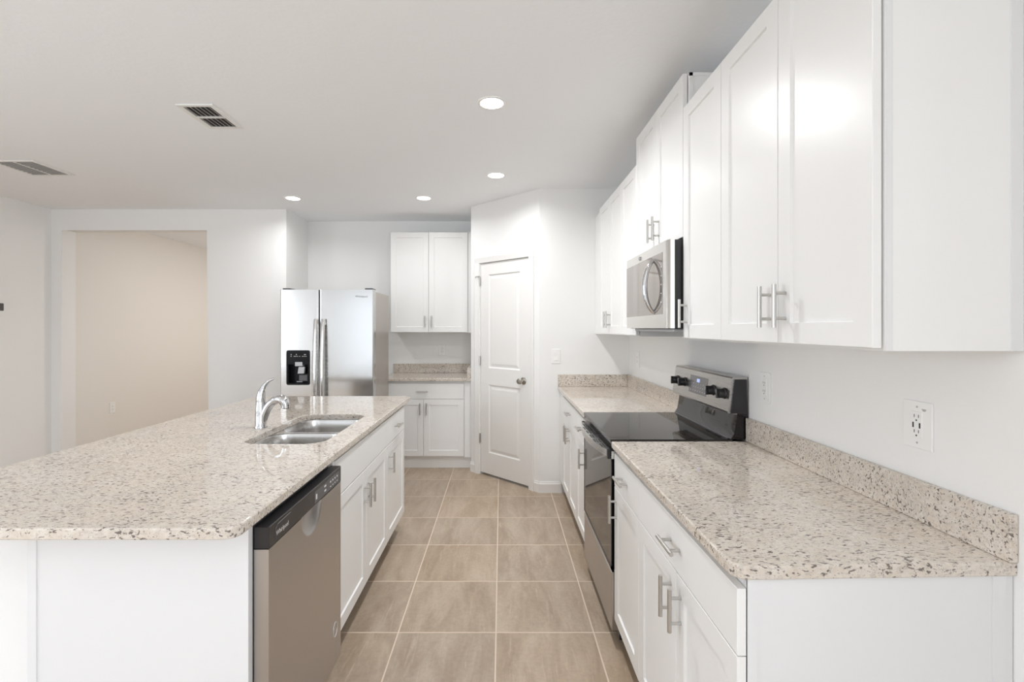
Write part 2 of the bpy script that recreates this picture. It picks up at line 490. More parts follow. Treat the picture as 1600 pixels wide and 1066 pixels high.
wframe('added_window_1', -0.65, 0.85, 0.70, 2.20, FR, (0.075,))
wframe('added_window_2', -1.25, 0.95, 0.65, 2.25, lambda a, d, z: Vector((XL + d, a, z)), (-0.175,))
wframe('added_window_3', -3.30, -1.10, 0.65, 2.25, F_right(XR), (-2.225,))

# baseboards
def bb(name, F, a0, a1):
    mb = MB(F)
    mb.prism([(0, 0), (0.013, 0), (0.013, 0.075), (0.009, 0.082), (0.006, 0.095), (0, 0.095)], 'a', a0, a1)
    return struct(mb.build(name, M_TRIM, smooth=False))
bb('baseboard_pantry', F_back(YP), P1.x - 0.004, 0.52)
bb('baseboard_diagonal', F_diag, -0.004, 0.056)
bb('baseboard_diagonal_end', F_diag, 0.818, LD)
bb('baseboard_left', lambda a, d, z: Vector((XL + d, a, z)), YREAR, YO)
bb('baseboard_hall', lambda a, d, z: Vector((XH + d, a, z)), YO2, 9.0)
bb('baseboard_opening', F_back(YO), OX1, XA)
bb('baseboard_right', F_right(XR), YREAR, 0.99)

# pantry door: casing, slab, knob, hinges
mb = MB(F_diag)
cz = 2.038
def casing_prof(a_in, a_out, z1):
    s = 1 if a_out > a_in else -1
    w = abs(a_out - a_in)
    prof = [(a_in, 0.0), (a_in, 0.010), (a_in + s * w * 0.25, 0.012), (a_in + s * w * 0.8, 0.018), (a_out, 0.016), (a_out, 0.0)]
    mb.prism(prof, 'z', 0.0, z1)
casing_prof(0.118, 0.058, cz + 0.006); casing_prof(0.758, 0.818, cz + 0.006)
prof = [(0.0, cz + 0.006), (0.010, cz + 0.006), (0.012, cz + 0.021), (0.018, cz + 0.054), (0.016, cz + 0.066), (0.0, cz + 0.066)]
mb.prism(prof, 'a', 0.058, 0.818)
# jamb
mb.box(0.112, 0.1235, -0.11, 0.0, 0, cz + 0.012); mb.box(0.7525, 0.764, -0.11, 0.0, 0, cz + 0.012); mb.box(0.112, 0.764, -0.11, 0.0, cz + 0.003, cz + 0.017)
struct(mb.build('trim_1', M_TRIM, smooth=False), 'white moulded casing around the pantry door', 'door casing')
dp = F_diag(0.438, 0, 0.0)
door = thing('door_1', 'white two-panel pantry door with satin nickel knob in the angled wall', 'door', dp)
door['kind'] = 'structure'
mb = MB(F_diag)
prof = ((0, 0), (0.010, -0.009), (0.020, -0.009), (0.042, -0.003))
mb.slab(0.1265, 0.7495, 0.022, cz, -0.043, -0.008, holes=((0.235, 0.640, 1.035, 1.925), (0.235, 0.640, 0.225, 0.875)), profile=prof, ch=0.002)
slab = mb.build('door_slab', M_DOORP, door, smooth=False)
mb = MB(F_diag)
mb.lathe((0.192, -0.008, 0.945), 'd', [(0.001, 0), (0.033, 0.0), (0.033, 0.004), (0.026, 0.008), (0.013, 0.012), (0.011, 0.028), (0.017, 0.036), (0.026, 0.046), (0.028, 0.058), (0.022, 0.068), (0.001, 0.071)])
kn = mb.build('door_knob', M_KNOBD, door); kn['label'] = 'round satin nickel door knob'
mb = MB(F_diag); mb.box(0.122, 0.1262, -0.02, -0.004, 0.915, 0.975)
mb.build('strike_plate', M_KNOBD, door, smooth=False)
for z in (0.35, 1.10, 1.87):
    mb = MB(F_diag)
    mb.tube([(0.752, 0.001, z - 0.045), (0.752, 0.001, z + 0.045)], 0.0065, 10)
    mb.box(0.746, 0.757, -0.007, -0.003, z - 0.044, z + 0.044)
    if z > 1.8: mb.tube([(0.752, 0.004, z + 0.047), (0.775, 0.03, z + 0.042), (0.785, 0.035, z + 0.035)], 0.005, 8)
    mb.build('hinge', M_NICKEL, door)

# ================================================================== CABINET PARTS
HL, HS, HRR = 0.060, 0.035, 0.006
def handle(F, a, z, parent, vertical=True):
    mb = MB(F)
    if vertical:
        mb.tube([(a, 0.032, z - HL), (a, 0.032, z + HL)], HRR, 14)
        for s in (-HS, HS): mb.tube([(a, 0.0, z + s), (a, 0.031, z + s)], 0.0048, 10)
    else:
        mb.tube([(a - HL, 0.032, z), (a + HL, 0.032, z)], HRR, 14)
        for s in (-HS, HS): mb.tube([(a + s, 0.0, z), (a + s, 0.031, z)], 0.0048, 10)
    return mb.build('handle', M_NICKEL, parent)

G = 0.0016
def shaker(F, a0, a1, z0, z1, parent, hside=None, hz=None, stile=0.056, gap0=G, gap1=G):
    mb = MB(F)
    A0, A1 = a0 + gap0, a1 - gap1
    mb.slab(A0, A1, z0, z1, -0.019, 0.0, holes=((A0 + stile, A1 - stile, z0 + stile, z1 - stile),))
    d = mb.build('door', M_CAB, parent, smooth=False)
    if hside is not None:
        handle(F, hside, hz, d)
    return d
def drawer(F, a0, a1, z0, z1, parent, hand=True, ha=None, gap0=G, gap1=G, name='drawer'):
    mb = MB(F)
    mb.slab(a0 + gap0, a1 - gap1, z0, z1, -0.019, 0.0)
    d = mb.build(name, M_CAB, parent, smooth=False)
    if hand: handle(F, (a0 + a1) / 2 if ha is None else ha, (z0 + z1) / 2, d, vertical=False)
    return d

ZB = 0.115; ZT = 0.884; DZ0, DZ1 = 0.720, 0.862; DOOR0, DOOR1 = 0.128, 0.717
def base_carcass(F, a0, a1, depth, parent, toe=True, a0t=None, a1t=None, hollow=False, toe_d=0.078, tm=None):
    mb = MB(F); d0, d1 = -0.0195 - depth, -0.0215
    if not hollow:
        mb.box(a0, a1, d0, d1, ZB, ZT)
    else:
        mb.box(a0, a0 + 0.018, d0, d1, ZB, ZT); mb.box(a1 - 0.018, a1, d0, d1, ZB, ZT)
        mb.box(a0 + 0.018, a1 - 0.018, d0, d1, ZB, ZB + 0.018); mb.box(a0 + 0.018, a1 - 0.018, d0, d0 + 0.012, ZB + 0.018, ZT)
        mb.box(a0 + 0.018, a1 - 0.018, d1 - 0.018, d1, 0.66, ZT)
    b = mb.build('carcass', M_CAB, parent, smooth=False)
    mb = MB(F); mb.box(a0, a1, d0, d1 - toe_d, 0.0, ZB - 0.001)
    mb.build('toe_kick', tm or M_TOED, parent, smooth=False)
    return b

# ---- right run base cabinets
XF = 0.500
FRt = F_right(XF)
dep = XR - XF - 0.0195 - 0.001
gname = 'white base cabinets along the right wall'
t = thing('base_cabinet', 'white base cabinet with one wide drawer at the near end of the right counter', 'cabinet', (0.8, 1.38, 0), gname)
base_carcass(FRt, 1.034, 1.750, dep, t)
drawer(FRt, 1.018, 1.750, DZ0, DZ1, t, ha=1.383)
shaker(FRt, 1.018, 1.376, DOOR0, DOOR1, t, 1.338, 0.628)
shaker(FRt, 1.376, 1.750, DOOR0, DOOR1, t, 1.414, 0.628)
mb = MB(F_world)
mb.prism([(0.5205, 1.018), (1.098, 1.033), (1.098, 1.0335), (0.5205, 1.0335)], 'z', 0.0, ZT - 0.001)
mb.prism([(0.5205, 1.0155), (0.541, 1.0160), (0.541, 1.021), (0.5205, 1.021)], 'z', 0.0, ZT - 0.001)
mb.prism([(1.052, 1.0295), (1.080, 1.0302), (1.080, 1.0335), (1.052, 1.0335)], 'z', 0.0, ZT - 0.001)
mb.build('side_panel', M_CEND, t, smooth=False)

t = thing('base_cabinet', 'narrow white base cabinet with drawer over single door right before the range', 'cabinet', (0.8, 1.94, 0), gname)
base_carcass(FRt, 1.7505, 2.129, dep, t)
drawer(FRt, 1.7505, 2.127, DZ0, DZ1, t, ha=1.95)
shaker(FRt, 1.7505, 2.127, DOOR0, DOOR1, t, 2.085, 0.628)

t = thing('base_cabinet', 'narrow white base cabinet with drawer over single door just beyond the range', 'cabinet', (0.8, 3.02, 0), gname)
base_carcass(FRt, 2.834, 3.196, dep, t)
drawer(FRt, 2.836, 3.196, DZ0, DZ1, t, ha=2.98)
shaker(FRt, 2.836, 3.196, DOOR0, DOOR1, t, 2.895, 0.628)

t = thing('base_cabinet', 'white base cabinet with drawer over two doors in the far corner by the pantry wall', 'cabinet', (0.8, 3.55, 0), gname)
base_carcass(FRt, 3.1965, 4.138, dep, t)
drawer(FRt, 3.1965, 3.900, DZ0, DZ1, t, ha=3.49)
shaker(FRt, 3.1965, 3.548, DOOR0, DOOR1, t, 3.510, 0.628)
shaker(FRt, 3.548, 3.900, DOOR0, DOOR1, t, 3.586, 0.628)
mb = MB(FRt); mb.box(3.902, 4.126, -0.0215, -0.006, 0.115, 0.884); mb.build('filler_strip', M_CAB, t, smooth=False)

# ---- right run counters
XCF = 0.488
t = thing('countertop', 'speckled beige granite countertop in the right foreground with rounded corner', 'countertop', (0.8, 1.55, 0.884), 'granite countertops')
counter('slab', [(XCF, 1.008), (1.0995, 1.0255), (1.0995, 2.1285), (XCF, 2.1285)], [0.035, 0.0, 0.002, 0.002], 0.884, 0.914, M_GRAN, t)
MB().box(1.081, 1.0995, 1.022, 2.1285, 0.9142, 1.017, 0.002).build('backsplash', M_GRAN, t, smooth=False)
t = thing('countertop', 'granite countertop in the far right corner beyond the range', 'countertop', (0.8, 3.5, 0.884), 'granite countertops')
counter('slab', [(XCF, 2.8335), (1.0995, 2.8335), (1.0995, 4.1395), (XCF, 4.1395)], [0.002] * 4, 0.884, 0.914, M_GRAN, t)
MB().box(1.081, 1.0995, 2.8335, 4.1395, 0.9142, 1.017, 0.002).build('backsplash', M_GRAN, t, smooth=False)
MB().box(XCF, 1.0805, 4.121, 4.1395, 0.9142, 1.017, 0.002).build('backsplash', M_GRAN, t, smooth=False)

# ---- right run wall cabinets
XU = 0.785; FU = F_right(XU); UB = 1.366; UT = 2.366
UD0, UD1 = 1.372, 2.364
gname = 'white wall cabinets along the right wall'
def upper(F, a0, a1, z0, z1, depth, parent, extra=None):
    mb = MB(F); mb.box(a0, a1, -0.024 - depth, -0.024, z0, z1)
    return mb.build('carcass', M_CAB, parent, smooth=False)
du = XR - XU - 0.024 - 0.001
t = thing('wall_cabinet', 'large white two-door wall cabinet closest in the right foreground', 'cabinet', (0.95, 1.36, UB), gname)
upper(FU, 1.012, 1.7185, UB, UT, du, t)
shaker(FU, 1.016, 1.366, UD0, UD1, t, 1.328, 1.476)
shaker(FU, 1.366, 1.7185, UD0, UD1, t, 1.403, 1.476)
for x0, x1, y in ((1.071, 1.0945, 1.0095), (0.8095, 0.823, 1.0105)):
    mb = MB(); mb.box(x0, x1, y, 1.0125, UB, UT); mb.build('scribe_strip', M_CEND, t, smooth=False)
t = thing('wall_cabinet', 'narrow white single-door wall cabinet touching the near side of the microwave', 'cabinet', (0.95, 1.9, UB), gname)
upper(FU, 1.719, 2.0765, UB, UT, du, t)
shaker(FU, 1.719, 2.0765, UD0, UD1, t, 2.035, 1.476)
t = thing('wall_cabinet', 'white two-door wall cabinet raised above the microwave', 'cabinet', (0.95, 2.44, 1.803), gname)
upper(FU, 2.077, 2.798, 1.803, 2.517, du, t)
shaker(FU, 2.079, 2.437, 1.809, 2.515, t, 2.399, 1.911)
shaker(FU, 2.437, 2.798, 1.809, 2.515, t, 2.476, 1.911)
mb = MB(); mb.box(0.812, 0.826, 2.0735, 2.077, UT, 2.517); mb.box(0.812, 1.095, 2.0735, 2.077, 2.503, 2.517)
mb.build('side_panel', M_CAB, t, smooth=False)
t = thing('wall_cabinet', 'narrow white single-door wall cabinet just past the microwave', 'cabinet', (0.95, 2.98, UB), gname)
upper(FU, 2.7985, 3.157, UB, UT, du, t)
shaker(FU, 2.7985, 3.157, UD0, UD1, t, 2.845, 1.476)
t = thing('wall_cabinet', 'white two-door wall cabinet at the far end of the right row', 'cabinet', (0.95, 3.5, UB), gname)
upper(FU, 3.1575, 4.138, UB, UT, du, t)
shaker(FU, 3.1575, 3.501, UD0, UD1, t, 3.463, 1.476)
shaker(FU, 3.501, 3.845, UD0, UD1, t, 3.539, 1.476)

# ---- back wall cabinets
YF = 4.83; FB = F_back(YF)
depb = YB - YF - 0.0195 - 0.001
t = thing('base_cabinet', 'white base cabinet with drawer and two doors on the back wall beside the refrigerator', 'cabinet', (-0.78, 5.1, 0))
base_carcass(FB, -1.188, -0.2985, depb, t, toe_d=0.03, tm=M_TOE)
drawer(FB, -1.186, -0.372, 0.703, 0.858, t, ha=-0.79)
shaker(FB, -1.186, -0.779, 0.130, 0.699, t, -0.811, 0.605)
shaker(FB, -0.779, -0.372, 0.130, 0.699, t, -0.747, 0.605)
mb = MB(FB); mb.box(-0.369, -0.2985, -0.0215, -0.008, ZB, ZT); mb.build('filler_strip', M_CAB, t, smooth=False)
t = thing('countertop', 'small granite countertop on the back wall beside the refrigerator', 'countertop', (-0.75, 5.1, 0.884), 'granite countertops')
counter('slab', [(-1.206, 4.80), (-0.298, 4.80), (-0.298, 5.4095), (-1.206, 5.4095)], [0.002] * 4, 0.884, 0.914, M_GRAN, t)
MB().box(-1.206, -0.319, 5.3905, 5.4095, 0.9142, 1.017, 0.002).build('backsplash', M_GRAN, t, smooth=False)
MB().box(-0.340, -0.2985, 4.806, 5.4095, 0.9142, 1.017, 0.002).build('backsplash', M_GRAN, t, smooth=False)
YU = 5.085; FBU = F_back(YU)
t = thing('wall_cabinet', 'white two-door wall cabinet on the back wall next to the refrigerator', 'cabinet', (-0.75, 5.25, UB))
mb = MB(FBU); mb.box(-1.168, -0.2985, -(YB - YU) + 0.001, -0.024, UB, 2.430); mb.build('carcass', M_CAB, t, smooth=False)
shaker(FBU, -1.168, -0.766, 1.373, 2.428, t, -0.802, 1.485)
shaker(FBU, -0.766, -0.352, 1.373, 2.428, t, -0.730, 1.485)
mb = MB(FBU); mb.box(-0.349, -0.2985, -0.024, -0.010, UB, 2.430); mb.build('filler_strip', M_CAB, t, smooth=False)

# ================================================================== ISLAND
XI = -0.680; FI = F_isle(XI); ITOP = 0.914
depI = 0.585
ISL = XI - 0.0195 - depI
gname = 'white base cabinets in the island'
t = thing('base_cabinet', 'white sink base cabinet in the island with two doors under a plain false front', 'cabinet', (-0.95, 2.42, 0), gname)
base_carcass(FI, 1.950, 2.874, depI, t, hollow=True)
drawer(FI, 1.975, 2.874, 0.711, 0.866, t, hand=False, name='false_front')
shaker(FI, 1.975, 2.430, 0.128, 0.706, t, 2.392, 0.586)
shaker(FI, 2.430, 2.874, 0.128, 0.706, t, 2.470, 0.586)
mb = MB(FI); mb.box(1.951, 1.974, -0.021, -0.004, ZB, ZT); mb.build('filler_strip', M_CAB, t, smooth=False)
t = thing('base_cabinet', 'white base cabinet with drawer and single door at the far end of the island', 'cabinet', (-0.95, 3.12, 0), gname)
base_carcass(FI, 2.8745, 3.385, depI, t)
drawer(FI, 2.8745, 3.378, 0.711, 0.866, t, ha=3.11)
shaker(FI, 2.8745, 3.378, 0.128, 0.706, t, 2.915, 0.600)
# near end panel and the painted knee wall behind the cabinets
ep = thing('island_end_panel', 'flat white panel closing the near end of the island beside the dishwasher', 'panel', (-0.98, 1.32, 0))
mb = MB(); mb.box(-1.2855, -0.6875, 1.309, 1.332, 0.0, 0.8835, 0.001); mb.build('panel', M_CEND, ep, smooth=False)
mb = MB(); mb.box(-1.2855, -1.262, 1.306, 1.3088, 0.0, 0.8835); mb.build('stile', M_CEND, ep, smooth=False)
mb = MB(); mb.box(-1.56, -1.2865, 1.450, 3.385, 0.0, 0.8835)
struct(mb.build('wall_island', M_WALL, smooth=False), 'painted half wall backing the island cabinets', 'half wall')
IS0 = [(-1.80, 1.200), (-0.662, 1.200), (-0.668, 3.547), (-1.80, 3.547)]
ct = thing('countertop', 'large granite island countertop with the sink cut into it', 'countertop', (-1.23, 2.37, 0.884), 'granite countertops')
HX0, HX1, HY0, HY1 = -1.140, -0.778, 2.080, 2.800
counter('slab', IS0, [0.03, 0.04, 0.02, 0.02], 0.884, ITOP, M_GRAN, ct, hole=[(HX0, HY0), (HX1, HY0), (HX1, HY1), (HX0, HY1)], hr=0.085)

# sink
sk = thing('kitchen_sink', 'stainless steel double-bowl undermount sink set in the island', 'sink', (-0.96, 2.44, 0.68))
def bowl(x0, x1, y0, y1, ztop, depth):
    mb = MB()
    rect = [(x0, y0), (x1, y0), (x1, y1), (x0, y1)]
    rings = [(0.0, ztop), (0.002, ztop - 0.006), (0.006, ztop - 0.05), (0.010, ztop - depth + 0.045), (0.020, ztop - depth + 0.018), (0.045, ztop - depth + 0.003), (0.075, ztop - depth)]
    L = [mb.loop([(x, y, z) for x, y in rpoly(rect, [0.095] * 4, i, 8)]) for i, z in rings]
    for i in range(len(L) - 1): mb.bridge(L[i], L[i + 1])
    mb.face(L[-1])
    b = mb.build('bowl', M_SINK, sk)
    cx, cy = (x0 + x1) / 2, (y0 + y1) / 2
    mb = MB(); mb.lathe((cx, cy, ztop - depth + 0.0005), 'z', [(0.001, 0.001), (0.03, 0.001), (0.036, 0.004), (0.044, 0.003), (0.045, 0.0)], 24)
    mb.build('drain', M_CHROME, b)
    return L[0]
bowl(HX0 - 0.006, HX1 + 0.006, HY0 - 0.006, 2.432, 0.8795, 0.19)
bowl(HX0 - 0.006, HX1 + 0.006, 2.452, HY1 + 0.006, 0.8795, 0.19)
mb = MB()
# rim: flange with two holes
zr = 0.8830
outer = mb.loop([(x, y, zr) for x, y in rpoly([(HX0 - 0.022, HY0 - 0.022), (HX1 + 0.022, HY0 - 0.022), (HX1 + 0.022, HY1 + 0.022), (HX0 - 0.022, HY1 + 0.022)], [0.1] * 4, 0, 8)])
ed = []
def le(l): return [mb.bm.edges.get((l[i], l[(i + 1) % len(l)])) or mb.bm.edges.new((l[i], l[(i + 1) % len(l)])) for i in range(len(l))]
ed += le(outer)
for y0, y1 in ((HY0 - 0.006, 2.432), (2.452, HY1 + 0.006)):
    rc = [(HX0 - 0.006, y0), (HX1 + 0.006, y0), (HX1 + 0.006, y1), (HX0 - 0.006, y1)]
    a = mb.loop([(x, y, zr) for x, y in rpoly(rc, [0.095] * 4, 0.0, 8)])
    b = mb.loop([(x, y, 0.8795) for x, y in rpoly(rc, [0.095] * 4, 0.0, 8)])
    ed += le(a); mb.bridge(a, b)
bmesh.ops.triangle_fill(mb.bm, use_beauty=True, edges=ed)
mb.build('rim', M_SINK, sk)

# faucet
fx, fy = -1.212, 2.426
fc = thing('faucet', 'chrome single-lever faucet standing behind the island sink', 'faucet', (fx, fy, ITOP))
mb = MB(); mb.lathe((fx, fy, ITOP), 'z', [(0.030, 0.0), (0.030, 0.006), (0.027, 0.012), (0.0265, 0.07), (0.0245, 0.115), (0.0215, 0.135)], 28)
mb.build('body', M_CHROME, fc)
mb = MB()
def bez(p0, p1, p2, p3, n):
    out = []
    for i in range(n + 1):
        t = i / n; u = 1 - t
        out.append(tuple(u**3 * a + 3 * u * u * t * b + 3 * u * t * t * c + t**3 * d for a, b, c, d in zip(p0, p1, p2, p3)))
    return out
sp = bez((fx + 0.004, fy, 0.935), (fx + 0.03, fy, 1.02), (fx + 0.055, fy, 1.062), (fx + 0.115, fy - 0.004, 1.055), 16)
mb.tube(sp, [0.0235 - 0.004 * i / 16 for i in range(17)], 18)
mb.build('spout', M_CHROME, fc)
mb = MB()
hd = bez((fx + 0.085, fy - 0.003, 1.057), (fx + 0.115, fy - 0.004, 1.060), (fx + 0.128, fy - 0.005, 1.045), (fx + 0.128, fy - 0.005, 1.014), 10)
mb.tube(hd, [0.019, 0.0205, 0.022, 0.023, 0.0235, 0.0235, 0.0235, 0.023, 0.0225, 0.022, 0.0215], 20)
h = mb.build('spray_head', M_CHROME, fc)
mb = MB(); mb.tube([(fx + 0.128, fy - 0.005, 1.0145), (fx + 0.128, fy - 0.005, 1.0105)], 0.017, 18); mb.build('nozzle', M_DGREY, h)
mb = MB()
lv = bez((fx, fy, 1.040), (fx - 0.004, fy, 1.105), (fx + 0.022, fy, 1.145), (fx + 0.068, fy, 1.160), 16)
mb.tube(lv, [0.0225, 0.0225, 0.022, 0.021, 0.0195, 0.018, 0.016, 0.014, 0.0125, 0.011, 0.0098, 0.0088, 0.008, 0.0074, 0.007, 0.0066, 0.005], 18)
mb.build('lever', M_CHROME, fc)

# dishwasher
YD0, YD1, XD = 1.336, 1.935, -0.645
FDW = F_isle(XD)
dw = thing('dishwasher', 'stainless steel dishwasher with black control panel in the near end of the island', 'dishwasher', (-0.93, 1.64, 0), None)
mb = MB(FDW); mb.box(YD0 + 0.006, YD1 - 0.006, -0.60, -0.048, 0.10, 0.868); mb.build('tub', M_DGREY, dw, smooth=False)
mb = MB(FDW)
# stainless door panel with a scooped grip under the control band
zb, zt = 0.105, 0.799
ny, nz = 60, 70
cyh, sa, sz_ = 1.640, 0.085, 0.085
def dent(y, z):
    r2 = ((y - cyh) / sa) ** 2 + ((z - zt) / sz_) ** 2
    return -0.020 * max(0.0, 1 - r2) ** 0.8
zs = [zb + (zt - 0.10 - zb) * i / 20 for i in range(20)] + [zt - 0.10 + 0.10 * i / 30 for i in range(31)]
ys = [YD0 + (1.54 - YD0) * i / 10 for i in range(10)] + [1.54 + 0.20 * i / 40 for i in range(40)] + [1.74 + (YD1 - 1.74) * i / 10 for i in range(11)]
g = [[mb.v(y, dent(y, z), z) for y in ys] for z in zs]
for i in range(len(zs) - 1):
    for j in range(len(ys) - 1): mb.face((g[i][j], g[i][j + 1], g[i + 1][j + 1], g[i + 1][j]))
bk = [[mb.v(y, -0.042, z) for y in (YD0, YD1)] for z in (zb, zt)]
mb.face([g[i][0] for i in range(len(zs))] + [bk[1][0], bk[0][0]])
mb.face([g[i][-1] for i in range(len(zs))] + [bk[1][1], bk[0][1]])
mb.face(g[0] + [bk[0][1], bk[0][0]]); mb.face(g[-1] + [bk[1][1], bk[1][0]])
mb.face((bk[0][0], bk[0][1], bk[1][1], bk[1][0]))
dp_ = mb.build('door', M_STEELD, dw)
mb = MB(FDW)
mb.box(YD0, YD1, -0.042, 0.001, 0.8, 0.8615, 0.002)
cp = mb.build('control_panel', M_BLACK, dw, smooth=False)
mb = MB(FDW)
f0 = [(1.375, 0.0015, 0.808), (1.375, 0.0015, 0.842), (1.385, 0.0015, 0.850), (1.47, 0.0015, 0.852), (1.475, 0.0015, 0.845)]
mb.tube(f0, 0.0012, 6)
mb.build('trim_line', M_DGREY, cp)
mb = MB(FDW); mb.box(1.660, 1.915, 0.0008, 0.0018, 0.807, 0.848); ds = mb.build('button_field', M_DGREY, cp, smooth=False)
bl = [(1.810 + 0.024 * k, 1.820 + 0.024 * k, 0.832, 0.838) for k in range(4)] + [(1.810 + 0.024 * k, 1.820 + 0.024 * k, 0.816, 0.819) for k in range(4)]
bl += [(1.752, 1.768, 0.834, 0.840), (1.752, 1.768, 0.818, 0.824), (1.672, 1.682, 0.818, 0.836)]
for y0, y1, z0, z1 in bl:
    mb = MB(FDW); mb.box(y0, y1, 0.0015, 0.0024, z0, z1); mb.build('button', M_ICON, cp, smooth=False)
text_mesh('lettering', 'Whirlpool', 0.019, (XD + 0.0012, 1.418, 0.825), (0, 1, 0), (0, 0, 1), M_LOGOL, cp)
mb = MB(FDW)
ringp = [(1.868 + 0.022 * math.cos(2 * math.pi * k / 28), 0.0012, 0.245 + 0.027 * math.sin(2 * math.pi * k / 28)) for k in range(29)]
mb.tube(ringp, 0.0014, 6, cap=False); mb.build('badge', M_LOGOL, dp_)
mb = MB(FDW); mb.box(YD0 + 0.006, YD1 - 0.006, -0.10, -0.09, 0.0, 0.099); mb.build('toe_panel', M_BLACK, dw, smooth=False)

# ================================================================== REFRIGERATOR
FX0, FX1, FY = -1.937, -1.114, 4.21
FFr = F_back(FY)
fr = thing('refrigerator', 'stainless steel side-by-side refrigerator with a black ice dispenser in its left door', 'refrigerator', (-1.525, 4.75, 0))
mb = MB(FFr); mb.box(FX0 + 0.008, FX1 - 0.006, -0.58, -0.078, 0.03, 1.738, 0.004)
mb.build('cabinet', M_FSIDE, fr, smooth=False)
XS = -1.593
ZD0, ZD1 = 0.09, 1.752
def fdoor(x0, x1, hole=None):
    mb = MB(FFr)
    # rounded vertical edges, slightly bowed front
    def prof(z):
        pts = []
        r = 0.014; n = 5
        w = x1 - x0
        pts += [(x0, -0.068, z), (x0, -r, z)]
        for k in range(1, n): th = math.pi / 2 * k / n; pts.append((x0 + r - r * math.cos(th), -r + r * math.sin(th), z))
        pts.append((x0 + r, 0.0, z)); pts.append((x1 - r, 0.0, z))
        for k in range(1, n): th = math.pi / 2 * k / n; pts.append((x1 - r + r * math.sin(th), -r + r * math.cos(th), z))
        pts += [(x1, -r, z), (x1, -0.068, z)]
        return pts
    A = mb.loop(prof(ZD0)); B = mb.loop(prof(ZD1))
    n = len(A)
    fi = 6   # index of the front flat segment start
    for i in range(n):
        if hole and i == fi: continue
        mb.face((A[i], A[(i + 1) % n], B[(i + 1) % n], B[i]))
    mb.face(A); mb.face(B)
    if hole:
        hx0, hx1, hz0, hz1 = hole
        def hl(d): return [(x, d, z) for x, z in rpoly([(hx0, hz0), (hx1, hz0), (hx1, hz1), (hx0, hz1)], [0.012] * 4, 0, 4)]
        H0 = mb.loop(hl(0.0)); H1 = mb.loop(hl(-0.066))
        mb.bridge(H0, H1); mb.face(H1)
        q = [A[fi], A[fi + 1], B[fi + 1], B[fi]]
        ed = []
        for l in (q, H0):
            for i in range(len(l)):
                ed.append(mb.bm.edges.get((l[i], l[(i + 1) % len(l)])) or mb.bm.edges.new((l[i], l[(i + 1) % len(l)])))
        bmesh.ops.triangle_fill(mb.bm, use_beauty=True, edges=ed)
    return mb.build('door', M_FRIDGE, fr, smooth=False)
DX0, DX1, DZ0_, DZ1_ = -1.8735, -1.676, 0.921, 1.217
d1 = fdoor(FX0, XS - 0.003, (DX0, DX1, DZ0_, DZ1_)); d1['label'] = 'narrow left door with ice dispenser'
d2 = fdoor(XS + 0.003, FX1); d2['label'] = 'wide right door'
# dispenser
mb = MB(FFr)
e = 0.004
o_ = rpoly([(DX0 - e, DZ0_ - e), (DX1 + e, DZ0_ - e), (DX1 + e, DZ1_ + e), (DX0 - e, DZ1_ + e)], [0.016] * 4, 0, 5)
i_ = rpoly([(DX0 + 0.012, DZ0_ + 0.012), (DX1 - 0.012, DZ0_ + 0.012), (DX1 - 0.012, 1.098), (DX0 + 0.012, 1.098)], [0.008] * 4, 0, 5)
A0 = mb.loop([(x, 0.0005, z) for x, z in o_]); A = mb.loop([(x, 0.004, z) for x, z in o_]); B = mb.loop([(x, 0.004, z) for x, z in i_]); Cc = mb.loop([(x, -0.060, z) for x, z in i_])
mb.bridge(A0, A); mb.bridge(B, Cc); mb.face(Cc)
ed = []
for l in (A, B):
    for i in range(len(l)): ed.append(mb.bm.edges.get((l[i], l[(i + 1) % len(l)])))
bmesh.ops.triangle_fill(mb.bm, use_beauty=True, edges=ed)
dsp = mb.build('dispenser', M_DISPB, d1, smooth=False); dsp['label'] = 'glossy black ice and water dispenser'
mb = MB(FFr)
mb.box(-1.803, -1.735, -0.05, 0.0052, 1.082, 1.120, 0.003)
mb.build('dispenser_spout', M_GREY, d1, smooth=False)
mb = MB(FFr)
mb.prism([(-1.775, 1.075), (-1.722, 1.075), (-1.728, 1.015), (-1.785, 1.015)], 'd', -0.03, -0.006, 0.003)
mb.build('dispenser_lever', M_GREY, d1, smooth=False)
mb = MB(FFr); mb.box(-1.778, -1.700, -0.055, -0.02, 0.948, 1.005, 0.004); mb.build('dispenser_paddle', M_DGREY, d1, smooth=False)
for x, w, z0, z1 in [(x, 0.009, 1.166, 1.170) for x in (-1.84, -1.812, -1.80, -1.785, -1.765, -1.74, -1.725, -1.71)] + [(x, 0.006, 1.180, 1.187) for x in (-1.838, -1.792, -1.722, -1.712)]:
    mb = MB(FFr); mb.box(x, x + w, 0.0035, 0.0046, z0, z1); mb.build('dispenser_icon', M_ICON, d1, smooth=False)
mb = MB(FFr); mb.tube([(-1.80, -0.03, 0.943), (-1.75, -0.03, 0.943)], 0.004, 8); mb.build('drip_tray', M_GREY, d1)
